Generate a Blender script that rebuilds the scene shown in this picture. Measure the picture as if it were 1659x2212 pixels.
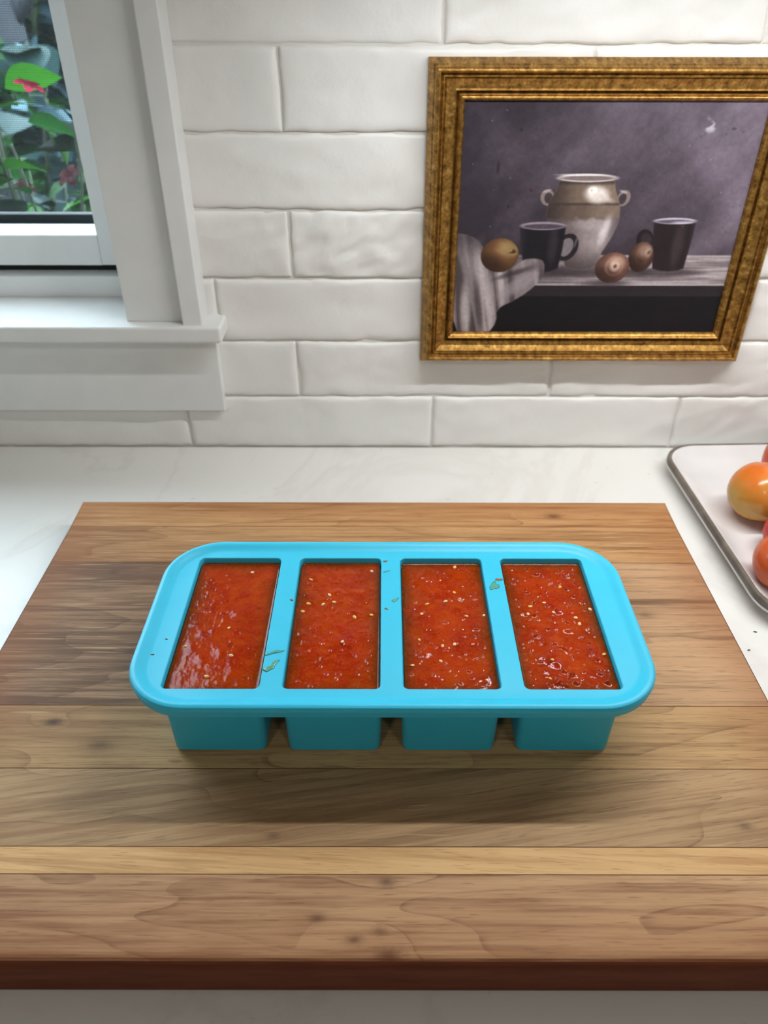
import bpy, bmesh, math, random
import numpy as np
from mathutils import Vector, Matrix, Euler

for o in list(bpy.data.objects):
    bpy.data.objects.remove(o)
S = bpy.context.scene
COL = S.collection
R = math.radians

# ------------------------------------------------------------ camera
WALL = 0.6897                      # tile face of the back wall (y), counter top is z = 0
cam = bpy.data.cameras.new('camera'); camo = bpy.data.objects.new('camera', cam); COL.objects.link(camo)
cam.sensor_fit = 'VERTICAL'; cam.sensor_height = 36.0; cam.sensor_width = 27.0
cam.lens = 1660.0 / 2212.0 * 36.0
cam.clip_start = 0.01
camo.matrix_world = Matrix.Translation((0, 0, 0.4)) @ Matrix.Rotation(R(90 - 34.9), 4, 'X') @ Matrix.Rotation(R(0.1), 4, 'Z')
cam.dof.use_dof = True; cam.dof.focus_distance = 0.47; cam.dof.aperture_fstop = 10.0
S.camera = camo

# ------------------------------------------------------------ world, exposure
wd = bpy.data.worlds.new('sky'); S.world = wd; wd.use_nodes = True
bg = wd.node_tree.nodes['Background']
bg.inputs[0].default_value = (0.74, 0.87, 1.0, 1); bg.inputs[1].default_value = 14.0
S.view_settings.view_transform = 'Standard'; S.view_settings.look = 'None'
S.view_settings.gamma = 1.0; S.view_settings.use_curve_mapping = False
S.view_settings.exposure = 0.0
S.cycles.max_bounces = 7; S.cycles.diffuse_bounces = 4; S.cycles.glossy_bounces = 3; S.cycles.transmission_bounces = 4; S.cycles.transparent_max_bounces = 8

def area_light(name, loc, rot, sx, sy, power, col, parent=None):
    l = bpy.data.lights.new(name, 'AREA'); l.shape = 'RECTANGLE'; l.size = sx; l.size_y = sy
    l.energy = power; l.color = col
    o = bpy.data.objects.new(name, l); COL.objects.link(o); o.location = loc; o.rotation_euler = rot
    o.parent = parent
    return o
STRIP_POWER = 2.35
STRIP_COL = (0.97, 1.0, 1.025)
CEIL_POWER = 6.0
CEIL_COL = (1.0, 0.965, 0.92)
# daylight portal in the window opening
pl = bpy.data.lights.new('window_daylight', 'AREA'); pl.shape = 'RECTANGLE'; pl.size = 0.68; pl.size_y = 0.74
pl.cycles.is_portal = True
po = bpy.data.objects.new('window_daylight', pl); COL.objects.link(po)
po.location = (-0.59, WALL + 0.118, 0.55); po.rotation_euler = (R(-90), 0, 0)

# ------------------------------------------------------------ helpers
def lin(c):
    c = np.asarray(c, float) / 255.0
    return np.where(c <= 0.04045, c / 12.92, ((c + 0.055) / 1.055) ** 2.4)
def L4(r, g, b):
    v = lin((r, g, b)); return (float(v[0]), float(v[1]), float(v[2]), 1.0)

def tag(o, label=None, cat=None, group=None, kind=None):
    if label: o['label'] = label
    if cat: o['category'] = cat
    if group: o['group'] = group
    if kind: o['kind'] = kind
    return o
def empty(name, loc=(0, 0, 0), rz=0.0):
    o = bpy.data.objects.new(name, None); COL.objects.link(o); o.location = loc; o.rotation_euler = (0, 0, rz)
    o.empty_display_size = 0.02
    return o
def link(name, me, mat=None, parent=None, smooth=False):
    o = bpy.data.objects.new(name, me); COL.objects.link(o)
    if mat is not None: me.materials.append(mat)
    if parent is not None: o.parent = parent
    if smooth:
        me.polygons.foreach_set('use_smooth', [True] * len(me.polygons)); me.update()
    return o
def from_bm(name, bm, mat=None, parent=None, smooth=False, recalc=True):
    if recalc: bmesh.ops.recalc_face_normals(bm, faces=bm.faces)
    me = bpy.data.meshes.new(name); bm.to_mesh(me); bm.free()
    return link(name, me, mat, parent, smooth)
def bm_box(bm, x0, x1, y0, y1, z0, z1):
    v = [bm.verts.new(p) for p in ((x0, y0, z0), (x1, y0, z0), (x1, y1, z0), (x0, y1, z0), (x0, y0, z1), (x1, y0, z1), (x1, y1, z1), (x0, y1, z1))]
    for f in ((0, 3, 2, 1), (4, 5, 6, 7), (0, 1, 5, 4), (1, 2, 6, 5), (2, 3, 7, 6), (3, 0, 4, 7)):
        bm.faces.new([v[i] for i in f])
def box(name, x0, x1, y0, y1, z0, z1, mat, parent=None, bev=0.0, seg=2):
    bm = bmesh.new(); bm_box(bm, x0, x1, y0, y1, z0, z1)
    if bev > 0:
        bmesh.ops.bevel(bm, geom=bm.edges[:], offset=bev, segments=seg, profile=0.5, affect='EDGES')
    o = from_bm(name, bm, mat, parent)
    return o
def boxes(name, lst, mat, parent=None):
    bm = bmesh.new()
    for b in lst: bm_box(bm, *b)
    return from_bm(name, bm, mat, parent)
def rr(hx, hy, r, n=6):
    """rounded rectangle loop, counter-clockwise"""
    pts = []
    for cx, cy, a0 in ((hx - r, hy - r, 0), (-hx + r, hy - r, 90), (-hx + r, -hy + r, 180), (hx - r, -hy + r, 270)):
        for i in range(n + 1):
            a = R(a0 + 90.0 * i / n)
            pts.append((cx + r * math.cos(a), cy + r * math.sin(a)))
    return pts
def loft(bm, loops, cap0=False, cap1=False):
    rows = [[bm.verts.new(p) for p in l] for l in loops]
    n = len(rows[0])
    for a, b in zip(rows[:-1], rows[1:]):
        for i in range(n):
            j = (i + 1) % n
            bm.faces.new((a[i], a[j], b[j], b[i]))
    if cap0: bm.faces.new(rows[0])
    if cap1: bm.faces.new(rows[-1])
    return rows

# numpy value noise
def _h(ix, iy, s):
    n = (ix.astype(np.int64) * 374761393 + iy.astype(np.int64) * 668265263 + s * 2147483647 + 1013904223) & 0xffffffff
    n = ((n ^ (n >> 13)) * 1274126177) & 0xffffffff
    return ((n ^ (n >> 16)) & 0xffff) / 65535.0
def vn(x, y, s=0):
    x = np.asarray(x, float); y = np.asarray(y, float)
    ix = np.floor(x); iy = np.floor(y); fx = x - ix; fy = y - iy
    fx = fx * fx * (3 - 2 * fx); fy = fy * fy * (3 - 2 * fy)
    a = _h(ix, iy, s); b = _h(ix + 1, iy, s); c = _h(ix, iy + 1, s); d = _h(ix + 1, iy + 1, s)
    return (a * (1 - fx) + b * fx) * (1 - fy) + (c * (1 - fx) + d * fx) * fy
def fbm(x, y, s=0, o=4, g=0.5):
    t = 0; a = 1; w = 0
    for k in range(o):
        t = t + a * vn(x * 2 ** k + 17.3 * k, y * 2 ** k - 9.1 * k, s + k); w += a; a *= g
    return t / w
def sst(a, b, x):
    t = np.clip((x - a) / (b - a), 0, 1); return t * t * (3 - 2 * t)
def grid_mesh(name, X, Y, Z, col=None):
    ny, nx = X.shape
    me = bpy.data.meshes.new(name)
    co = np.stack([X, Y, Z], -1).reshape(-1, 3)
    i = np.arange(nx * ny).reshape(ny, nx)
    f = np.stack([i[:-1, :-1], i[:-1, 1:], i[1:, 1:], i[1:, :-1]], -1).reshape(-1, 4)
    me.from_pydata(co.tolist(), [], f.tolist())
    if col is not None: set_col(me, col.reshape(-1, 3))
    me.update()
    return me
def set_col(me, c):
    a = me.color_attributes.new('Col', 'FLOAT_COLOR', 'POINT')
    d = np.ones((len(me.vertices), 4), np.float32); d[:len(c), :3] = c
    a.data.foreach_set('color', d.ravel())

# node helper
class NT:
    def __init__(s, name, rough=0.5, spec=0.5, base=(0.8, 0.8, 0.8, 1), metal=0.0, **kw):
        s.m = bpy.data.materials.new(name); s.m.use_nodes = True
        s.t = s.m.node_tree; s.b = s.t.nodes['Principled BSDF']; s.out = s.t.nodes['Material Output']
        s.b.inputs['Base Color'].default_value = base; s.b.inputs['Roughness'].default_value = rough
        s.b.inputs['Specular IOR Level'].default_value = spec; s.b.inputs['Metallic'].default_value = metal
        for k, v in kw.items(): s.b.inputs[k.replace('_', ' ')].default_value = v
    def n(s, ty, ins=None, **kw):
        nd = s.t.nodes.new(ty)
        for k, v in kw.items(): setattr(nd, k, v)
        for k, v in (ins or {}).items(): s.set(nd.inputs[k], v)
        return nd
    def set(s, sock, v):
        if isinstance(v, bpy.types.NodeSocket): s.t.links.new(v, sock)
        elif isinstance(v, bpy.types.Node): s.t.links.new(v.outputs[0], sock)
        else: sock.default_value = v
    def obj(s): return s.n('ShaderNodeTexCoord').outputs['Object']
    def mapping(s, v, scale=(1, 1, 1), rot=(0, 0, 0), loc=(0, 0, 0)):
        return s.n('ShaderNodeMapping', {'Vector': v, 'Scale': scale, 'Rotation': rot, 'Location': loc}).outputs[0]
    def noise(s, v, scale=5.0, detail=3.0, rough=0.5, dist=0.0):
        return s.n('ShaderNodeTexNoise', {'Vector': v, 'Scale': scale, 'Detail': detail, 'Roughness': rough, 'Distortion': dist}).outputs['Fac']
    def math(s, op, a, b=0.0, c=0.0, clamp=False):
        nd = s.n('ShaderNodeMath', operation=op, use_clamp=clamp); s.set(nd.inputs[0], a); s.set(nd.inputs[1], b); s.set(nd.inputs[2], c)
        return nd.outputs[0]
    def ramp(s, f, stops):
        nd = s.n('ShaderNodeValToRGB', {'Fac': f}); e = nd.color_ramp.elements
        while len(e) < len(stops): e.new(0.5)
        for k, (p, c) in enumerate(stops):
            e[k].position = p; e[k].color = c if len(c) == 4 else (*c, 1)
        return nd.outputs[0]
    def mix(s, f, a, b, mode='MIX'):
        nd = s.n('ShaderNodeMix', data_type='RGBA', blend_type=mode)
        s.set(nd.inputs['Factor'], f); s.set(nd.inputs[6], a); s.set(nd.inputs[7], b)
        return nd.outputs[2]
    def step(s, f, a, b):
        nd = s.n('ShaderNodeMapRange', {'Value': f, 'From Min': a, 'From Max': b}, interpolation_type='SMOOTHSTEP'); return nd.outputs[0]
    def base(s, c): s.set(s.b.inputs['Base Color'], c)
    def rough(s, v): s.set(s.b.inputs['Roughness'], v)
    def bump(s, h, strength=0.3, dist=0.001):
        nd = s.n('ShaderNodeBump', {'Height': h, 'Strength': strength, 'Distance': dist}); s.set(s.b.inputs['Normal'], nd.outputs[0])

# ------------------------------------------------------------ materials
M = {}
def simple(key, col, rough=0.5, spec=0.5, metal=0.0, **kw):
    t = NT(key, rough, spec, L4(*col), metal, **kw)
    v = t.noise(t.obj(), 40.0, 3.0)
    c = L4(*col); t.base(t.mix(v, tuple(x * 0.94 for x in c[:3]) + (1,), tuple(min(1, x * 1.05) for x in c[:3]) + (1,)))
    M[key] = t.m
    return t.m
simple('paint_trim', (228, 228, 225), 0.38)
simple('paint_wall', (222, 216, 206), 0.7)
simple('ceiling_white', (235, 233, 228), 0.8)
simple('floor_wood', (120, 90, 66), 0.5)
simple('vinyl_white', (248, 250, 251), 0.35)
simple('gasket_dark', (22, 34, 36), 0.6)
simple('cabinet_paint', (228, 226, 220), 0.45)
simple('steel', (180, 178, 172), 0.3, metal=1.0)
simple('screen_wire', (26, 32, 34), 0.6)
simple('plate_white', (226, 223, 221), 0.15)
simple('seed', (226, 172, 84), 0.25)
simple('seed_pale', (232, 198, 140), 0.2)
simple('crumb', (54, 58, 52), 0.7)
simple('exterior', (150, 150, 148), 0.8)
simple('stem', (34, 48, 22), 0.6)
simple('bark', (44, 48, 54), 0.85)
simple('petal_pink', (170, 24, 70), 0.6, 0.2)
simple('petal_red', (84, 2, 22), 0.6, 0.2)
simple('grout', (218, 215, 208), 0.7)

t = NT('tile_glaze', 0.42, 0.5); v = t.obj()
t.base(t.ramp(t.noise(v, 9.0, 4.0), [(0.3, L4(226, 224, 219)), (0.7, L4(236, 234, 230))]))
t.bump(t.noise(v, 70.0, 5.0, 0.55), 0.35, 0.0018); M['tile'] = t.m

t = NT('quartz_counter', 0.32, 0.5); v = t.obj()
vein = t.math('ABSOLUTE', t.math('SUBTRACT', t.noise(v, 3.0, 6.0, 0.6, 1.2), 0.5))
spk = t.step(t.noise(v, 110.0, 2.0), 0.70, 0.76)
c = t.ramp(vein, [(0.0, L4(226, 223, 217)), (0.03, L4(232, 230, 224)), (0.2, L4(234, 232, 226))])
t.base(t.mix(t.math('MULTIPLY', spk, 0.35), c, L4(196, 190, 182))); M['counter'] = t.m

def wood(key, light, dark, seed, rings=5.0, wav=0.5, knots=(), rot=0.0, bias=0.0, lines=0.6):
    t = NT(key, 0.5, 0.2); o = t.obj()
    sep = t.n('ShaderNodeSeparateXYZ', {'Vector': o}); X, Y, Z = sep.outputs
    v = t.mapping(o, (1, 1, 1), (0, 0, R(rot)), (seed * 1.37, seed * 0.73, 0))
    low = t.noise(t.mapping(v, (3.2, 20 * wav, 12)), 1.0, 3.0, 0.35, 0.2)
    field = low
    kd = None
    for (kx, ky, kr, amt) in knots:
        dx = t.math('MULTIPLY', t.math('SUBTRACT', X, kx), 0.55); dy = t.math('SUBTRACT', Y, ky)
        d2 = t.math('ADD', t.math('MULTIPLY', dx, dx), t.math('MULTIPLY', dy, dy))
        g = t.math('EXPONENT', t.math('MULTIPLY', d2, -1.0 / (kr * 3.2) ** 2))
        field = t.math('ADD', field, t.math('MULTIPLY', g, 0.07 * amt))
        wob = t.math('MULTIPLY', d2, t.math('ADD', 0.4, t.math('MULTIPLY', t.noise(o, 420.0, 2.0), 1.5)))
        gk = t.math('EXPONENT', t.math('MULTIPLY', wob, -1.0 / (kr * 0.8) ** 2))
        gk = t.math('MULTIPLY', gk, abs(amt))
        kd = gk if kd is None else t.math('MAXIMUM', kd, gk)
    fr = t.math('FRACT', t.math('MULTIPLY', field, rings * 1.35))
    line = t.step(fr, 0.90, 0.985); line = t.math('MULTIPLY', line, t.step(fr, 1.0, 0.992))
    brk = t.noise(t.mapping(v, (14, 30, 1)), 1.0, 3.0, 0.6)
    line = t.math('MULTIPLY', line, t.step(brk, 0.36, 0.62))
    soft = t.math('POWER', fr, 2.2)
    fine = t.noise(t.mapping(v, (26, 620, 200)), 1.0, 3.0, 0.6)
    streak = t.step(t.noise(t.mapping(v, (7, 210, 60)), 1.0, 4.0, 0.6), 0.42, 0.72)
    pores = t.step(t.noise(t.mapping(v, (75, 1500, 300)), 1.0, 1.0), 0.63, 0.72)
    patch = t.noise(t.mapping(v, (3.5, 9, 3)), 1.0, 3.0)
    mixf = t.math('ADD', t.math('MULTIPLY', patch, 0.8), t.math('ADD', t.math('MULTIPLY', fine, 0.45), t.math('MULTIPLY', streak, 0.30)))
    mixf = t.math('ADD', mixf, t.math('MULTIPLY', soft, 0.10))
    mixf = t.math('ADD', mixf, t.math('MULTIPLY', t.step(X, 0.12, -0.24), bias))      # darker to the left: heartwood tone plus light falloff painted into the colour
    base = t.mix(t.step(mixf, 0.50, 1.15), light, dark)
    mid = tuple(x * 0.62 for x in dark[:3]) + (1,)
    base = t.mix(t.math('MULTIPLY', t.math('MULTIPLY', line, lines), t.step(fine, 0.25, 0.6)), base, mid)
    base = t.mix(t.math('MULTIPLY', pores, 0.45), base, tuple(x * 0.55 for x in dark[:3]) + (1,))
    # knife marks: thin pale cuts across the grain, denser in the middle of the board
    cuts = None
    for a, sd in ((82, 1.0), (97, 5.0), (64, 9.0)):
        n1 = t.noise(t.mapping(o, (16, 520, 1), (0, 0, R(a)), (sd, sd * 2, 0)), 1.0, 1.0, 0.4)
        c1 = t.step(n1, 0.68, 0.76)
        cuts = c1 if cuts is None else t.math('MAXIMUM', cuts, c1)
    area = t.step(t.noise(t.mapping(o, (6, 9, 1), (0, 0, 0), (3.3, 1.1, 0)), 1.0, 2.0), 0.35, 0.65)
    base = t.mix(t.math('MULTIPLY', t.math('MULTIPLY', cuts, area), 0.5), base, L4(224, 190, 146))
    # small stains
    st = t.step(t.noise(t.mapping(o, (28, 60, 1), (0, 0, 0), (7.7, 2.0, 0)), 1.0, 2.0), 0.70, 0.80)
    base = t.mix(t.math('MULTIPLY', st, 0.35), base, L4(112, 76, 48))
    if kd is not None:
        base = t.mix(t.math('MULTIPLY', kd, 0.85, clamp=True), base, L4(62, 40, 34))
    # unworn dark oil finish left on the sides and rounded edges of the board
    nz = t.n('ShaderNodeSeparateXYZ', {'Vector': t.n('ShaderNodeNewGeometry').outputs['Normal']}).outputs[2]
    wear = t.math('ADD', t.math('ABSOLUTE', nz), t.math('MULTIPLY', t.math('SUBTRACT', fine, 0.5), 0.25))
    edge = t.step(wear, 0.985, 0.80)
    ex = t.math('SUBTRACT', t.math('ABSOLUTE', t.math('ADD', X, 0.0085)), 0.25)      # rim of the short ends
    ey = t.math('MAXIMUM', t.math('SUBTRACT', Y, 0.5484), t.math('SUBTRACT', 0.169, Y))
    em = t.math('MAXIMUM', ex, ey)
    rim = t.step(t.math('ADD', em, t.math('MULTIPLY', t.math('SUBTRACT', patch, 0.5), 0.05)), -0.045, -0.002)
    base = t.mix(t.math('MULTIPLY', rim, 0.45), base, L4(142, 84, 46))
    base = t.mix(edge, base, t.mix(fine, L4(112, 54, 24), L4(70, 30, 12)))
    t.base(base)
    t.rough(t.math('ADD', 0.52, t.math('MULTIPLY', fine, 0.2)))
    t.bump(t.math('SUBTRACT', fine, t.math('ADD', t.math('MULTIPLY', pores, 0.6), t.math('MULTIPLY', cuts, 0.5))), 0.25, 0.0004)
    return t.m

t = NT('silicone_turquoise', 0.42, 0.45); v = t.obj()
t.base(t.mix(t.noise(v, 60.0, 3.0), L4(46, 184, 216), L4(52, 192, 224)))
t.bump(t.noise(v, 900.0, 2.0), 0.05, 0.0003); M['silicone'] = t.m

t = NT('tomato_sauce', 0.10, 0.22)
ca = t.n('ShaderNodeVertexColor', layer_name='Col').outputs[0]; v = t.obj()
t.base(t.mix(t.step(t.noise(v, 700.0, 3.0), 0.45, 0.75), ca, t.mix(0.25, ca, L4(200, 84, 24))))
t.bump(t.noise(v, 650.0, 3.0, 0.6), 0.12, 0.0005)
t.b.inputs['Subsurface Weight'].default_value = 0.0
M['sauce'] = t.m
t = NT('sauce_film', 0.2, 0.5); v = t.obj()
t.base(t.ramp(t.noise(v, 260.0, 3.0), [(0.3, L4(58, 168, 176)), (0.5, L4(82, 156, 132)), (0.75, L4(124, 134, 72))])); M['film'] = t.m
t = NT('sauce_drop', 0.2, 0.5); v = t.obj()
t.base(t.ramp(t.noise(v, 300.0, 2.0), [(0.35, L4(150, 92, 24)), (0.7, L4(120, 60, 30))])); M['drop'] = t.m

t = NT('gold_leaf', 0.34, 0.5, metal=1.0); v = t.obj()
n1 = t.noise(t.mapping(v, (30, 1, 30)), 6.0, 5.0, 0.65); n2 = t.noise(v, 420.0, 4.0, 0.7)
c = t.ramp(t.math('ADD', t.math('MULTIPLY', n1, 0.65), t.math('MULTIPLY', n2, 0.35)), [(0.34, L4(88, 62, 30)), (0.5, L4(160, 118, 56)), (0.66, L4(212, 170, 96))])
t.base(c); t.rough(t.math('ADD', 0.24, t.math('MULTIPLY', n2, 0.28))); t.b.inputs['Metallic'].default_value = 0.85
t.bump(n2, 0.3, 0.0004); M['gold'] = t.m
t = NT('painted_canvas', 0.5, 0.25); t.base(t.n('ShaderNodeVertexColor', layer_name='Col').outputs[0])
wv = t.noise(t.obj(), 1600.0, 2.0); t.bump(wv, 0.2, 0.0002); M['canvas'] = t.m

t = NT('plate_edge', 0.55, 0.4); v = t.obj()
t.base(t.ramp(t.noise(v, 70.0, 4.0), [(0.3, L4(96, 86, 76)), (0.7, L4(128, 118, 106))])); M['plate_edge'] = t.m

def tomato_mat(key, a, b, c):
    t = NT(key, 0.2, 0.5); v = t.obj()
    f = t.noise(v, 22.0, 2.0, 0.4); s = t.n('ShaderNodeSeparateXYZ', {'Vector': v}).outputs
    g = t.math('ADD', f, t.math('MULTIPLY', s[0], 7.0))
    col = t.ramp(g, [(0.25, a), (0.5, b), (0.75, c)])
    sp = t.step(t.noise(v, 480.0, 2.0), 0.66, 0.74)
    t.base(t.mix(t.math('MULTIPLY', sp, 0.2), col, L4(236, 180, 96))); M[key] = t.m
tomato_mat('tomato_orange', L4(196, 152, 66), L4(220, 118, 42), L4(206, 92, 34))
tomato_mat('tomato_red', L4(206, 92, 60), L4(196, 48, 40), L4(190, 40, 34))
tomato_mat('tomato_coral', L4(216, 118, 66), L4(212, 96, 48), L4(200, 70, 40))

def leaf_mat(key, a, b):
    t = NT(key, 0.5, 0.22); v = t.obj()
    t.base(t.mix(t.noise(v, 30.0, 3.0), a, b))
    tr = t.n('ShaderNodeBsdfTranslucent', {'Color': b}); mx = t.n('ShaderNodeMixShader', {0: 0.35})
    t.t.links.new(t.b.outputs[0], mx.inputs[1]); t.t.links.new(tr.outputs[0], mx.inputs[2]); t.t.links.new(mx.outputs[0], t.out.inputs[0])
    M[key] = t.m
leaf_mat('leaf_bright', L4(28, 82, 26), L4(56, 118, 34))
leaf_mat('leaf_mid', L4(20, 60, 26), L4(36, 86, 36))
leaf_mat('leaf_dark', L4(10, 34, 20), L4(20, 54, 32))
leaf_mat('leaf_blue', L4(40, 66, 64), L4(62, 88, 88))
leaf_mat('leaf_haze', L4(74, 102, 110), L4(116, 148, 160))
t = NT('soil', 0.95, 0.0); t.base(t.ramp(t.noise(t.obj(), 14.0, 5.0), [(0.3, L4(12, 16, 12)), (0.7, L4(30, 36, 26))])); M['soil'] = t.m
# window glass: clear pane with a reflecting surface
t = NT('window_glass'); tr = t.n('ShaderNodeBsdfTransparent', {'Color': (0.95, 0.98, 0.97, 1)}); gl = t.n('ShaderNodeBsdfGlossy', {'Roughness': 0.02})
mx = t.n('ShaderNodeMixShader', {0: 0.015})
t.t.links.new(tr.outputs[0], mx.inputs[1]); t.t.links.new(gl.outputs[0], mx.inputs[2]); t.t.links.new(mx.outputs[0], t.out.inputs[0]); M['glass'] = t.m
t = NT('led_diffuser', 0.5); t.b.inputs['Emission Color'].default_value = (*STRIP_COL, 1); t.b.inputs['Emission Strength'].default_value = 4.0; M['led'] = t.m

# ------------------------------------------------------------ room shell
OX0, OX1, OZ0, OZ1 = -0.95, -0.226, 0.126, 0.95           # window opening
RX0, RX1, RY0, RZ0, RZ1 = -1.7, 2.0, -2.6, -0.91, 1.55
wy0, wy1 = WALL + 0.0026, WALL + 0.125
wall = boxes('wall_back', [(RX0, OX0, wy0, wy1, RZ0, RZ1), (OX1, RX1, wy0, wy1, RZ0, RZ1), (OX0, OX1, wy0, wy1, RZ0, OZ0), (OX0, OX1, wy0, wy1, OZ1, RZ1)], M['grout'])
tag(wall, 'white brick-tiled kitchen wall behind the counter', kind='structure')
for nm, b, mt in (('wall_left', (RX0 - 0.1, RX0, RY0, wy1, RZ0, RZ1), 'paint_wall'), ('wall_right', (RX1, RX1 + 0.1, RY0, wy1, RZ0, RZ1), 'paint_wall'),
                  ('wall_front', (RX0 - 0.1, RX1 + 0.1, RY0 - 0.1, RY0, RZ0, RZ1), 'paint_wall'),
                  ('floor', (RX0 - 0.1, RX1 + 0.1, RY0 - 0.1, wy1, RZ0 - 0.1, RZ0), 'floor_wood'), ('ceiling', (RX0 - 0.1, RX1 + 0.1, RY0 - 0.1, wy1, RZ1, RZ1 + 0.1), 'ceiling_white')):
    tag(box(nm, *b, M[mt]), kind='structure')

# tiles, each its own piece of the wall
ROWZ = [0.0005, 0.0580, 0.1156, 0.1753, 0.2345, 0.2948, 0.3565, 0.4160, 0.4690]
ROWJ = [-0.197, -0.083, -0.1537, -0.0825, 0.051, -0.0824, 0.0448, -0.075]
TL = 0.246
def make_tile(x0, x1, z0, z1, seed, rough_amt):
    rnd = random.Random(seed)
    w, h = x1 - x0, z1 - z0
    e = 0.0030
    def axis(L, step):
        n = max(2, int(round((L - 4 * e) / step)))
        return np.concatenate([[0, e * 0.35, e, 2 * e], np.linspace(2 * e, L - 2 * e, n + 1)[1:-1], [L - 2 * e, L - e, L - e * 0.35, L]])
    u, vv = axis(w, 0.0042), axis(h, 0.0038)
    U, V = np.meshgrid(u, vv)
    gx, gz = x0 + U, z0 + V
    k = 0.0013 * (0.6 + 1.2 * rnd.random())
    sx = (fbm(gz * 90 + seed, gx * 30, seed) - 0.5) * 2 * k; sz = (fbm(gx * 70 + seed, gz * 30, seed + 5) - 0.5) * 2 * k
    bx = np.clip(1 - np.minimum(U, w - U) / 0.012, 0, 1); bz = np.clip(1 - np.minimum(V, h - V) / 0.012, 0, 1)
    gx = gx + sx * bx; gz = gz + sz * bz
    d = np.minimum(np.minimum(U, w - U), np.minimum(V, h - V))
    prof = np.sqrt(np.clip(1 - (1 - np.clip(d / (1.7 * e), 0, 1)) ** 2, 0, 1))
    n = fbm(gx * 26 + seed * 3.1, gz * 40, seed + 9, 4)
    a = R(-38 + rnd.random() * 20)
    rx, rz = gx * math.cos(a) - gz * math.sin(a), gx * math.sin(a) + gz * math.cos(a)
    rid = 1 - np.abs(2 * fbm(rx * 28 + seed, rz * 95, seed + 13, 3) - 1)
    chip = sst(0.60, 0.85, fbm(gx * 60 + seed, gz * 60, seed + 21, 3)) * np.clip(1 - d / 0.010, 0, 1)
    y = -(0.0026 * prof) - (n - 0.5) * 0.0038 * np.clip(d / 0.004, 0.2, 1) - (rid - 0.75) * 0.0060 * rough_amt * np.clip(d / 0.006, 0, 1) + chip * 0.0018
    tilt = (rnd.random() - 0.5) * 0.0012
    y = y + tilt * (V / h - 0.5) + 0.0 - (rnd.random() - 0.5) * 0.0006
    y = np.where(d <= 0, 0.0012, y)
    y = np.minimum(y, np.where(d > 0.0012, -0.0006, 0.0012))
    return grid_mesh('tile', gx, y + WALL + 0.0026, gz)
seed = 11
for r in range(8):
    z0, z1 = ROWZ[r], ROWZ[r + 1]
    xmin = -0.75 if r == 0 else -0.222
    xmax = 0.80
    j = ROWJ[r]
    while j > xmin: j -= TL
    while j < xmax:
        a, b = max(j, xmin), min(j + TL - 0.0012, xmax)
        if b - a > 0.008:
            ra = {(3, 1): 1.0, (3, 0): 0.55, (2, 0): 0.08, (5, 0): 0.12}.get((r, int(a > -0.1)), 0.2)
            me = make_tile(a, b, z0 + 0.0006, z1 - 0.0006, seed, ra)
            link('tile', me, M['tile'], wall, True)
        seed += 7; j += TL

# ------------------------------------------------------------ window
win = empty('window_1', (-0.59, WALL, 0.126)); tag(win, 'white framed kitchen window with casing, stool and apron', kind='structure')
def wbox(name, x0, x1, d0, d1, z0, z1, mat='paint_trim', bev=0.0008, seg=2):
    """d = how far it stands proud of the tile face"""
    o = box(name, x0, x1, WALL - d1, WALL - d0, z0, z1, M[mat], win, bev, seg)
    o.matrix_parent_inverse = Matrix.Translation((0.59, -WALL, -0.126))
    return o
ST = 0.1414
for sgn in (1, -1):
    mx = (lambda a: a) if sgn == 1 else (lambda a: -1.176 - a)
    def wb(name, xa, xb, *a, **k):
        xa, xb = sorted((mx(xa), mx(xb))); return wbox(name, xa, xb, *a, **k)
    wb('casing', -0.2345, -0.1822, -0.004, 0.0165, ST, 1.02)
    wb('back_band', -0.182, -0.164, -0.004, 0.0255, ST - 0.001, 1.04, bev=0.0012)
    wb('jamb', -0.2345, -0.2262, -0.125, -0.0045, ST, 0.949)
    wb('sash_stile', -0.274, -0.2350, -0.092, -0.060, 0.169, 0.93, mat='vinyl_white')
wbox('head_casing', -1.012, -0.164, -0.004, 0.02, 1.042, 1.10)
wbox('window_stool', -1.029, -0.147, -0.05, 0.031, 0.126, ST, bev=0.0030, seg=4)
wbox('apron', -1.018, -0.1575, -0.003, 0.008, 0.046, 0.1258, bev=0.001)
wbox('frame_sill', -0.9415, -0.2346, -0.125, -0.0502, 0.1262, 0.161, mat='vinyl_white', bev=0.002)
wbox('sash_track', -0.9415, -0.2346, -0.088, -0.070, 0.1612, 0.1688, mat='gasket_dark', bev=0.0)
# bottom rail with a sloped glazing bead
bm = bmesh.new()
prof = [(-0.060, 0.169), (-0.060, 0.1965), (-0.0612, 0.1975), (-0.078, 0.1995), (-0.092, 0.1995), (-0.092, 0.169)]
loft(bm, [[(x, WALL - d, z) for d, z in prof] for x in (-0.9018, -0.2742)], True, True)
o = from_bm('sash_rail', bm, M['vinyl_white'], win); o.matrix_parent_inverse = Matrix.Translation((0.59, -WALL, -0.126))
wbox('glass_pane', -0.9018, -0.2742, -0.083, -0.079, 0.1997, 0.93, mat='glass', bev=0)
wbox('screen_frame', -0.9415, -0.2346, -0.112, -0.100, 0.1612, 0.2065, mat='gasket_dark', bev=0.001)
bm = bmesh.new()
wt = 0.00011; yy = WALL + 0.106
x = -0.935
while x < -0.24:
    bm_box(bm, x - wt, x + wt, yy - wt, yy + wt, 0.2066, 0.945); x += 0.00172
z = 0.2075
while z < 0.945:
    bm_box(bm, -0.9414, -0.2347, yy - wt, yy + wt, z - wt, z + wt); z += 0.00172
o = from_bm('insect_screen', bm, M['screen_wire'], win, recalc=False); o.matrix_parent_inverse = Matrix.Translation((0.59, -WALL, -0.126)); o['kind'] = 'stuff'

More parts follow.
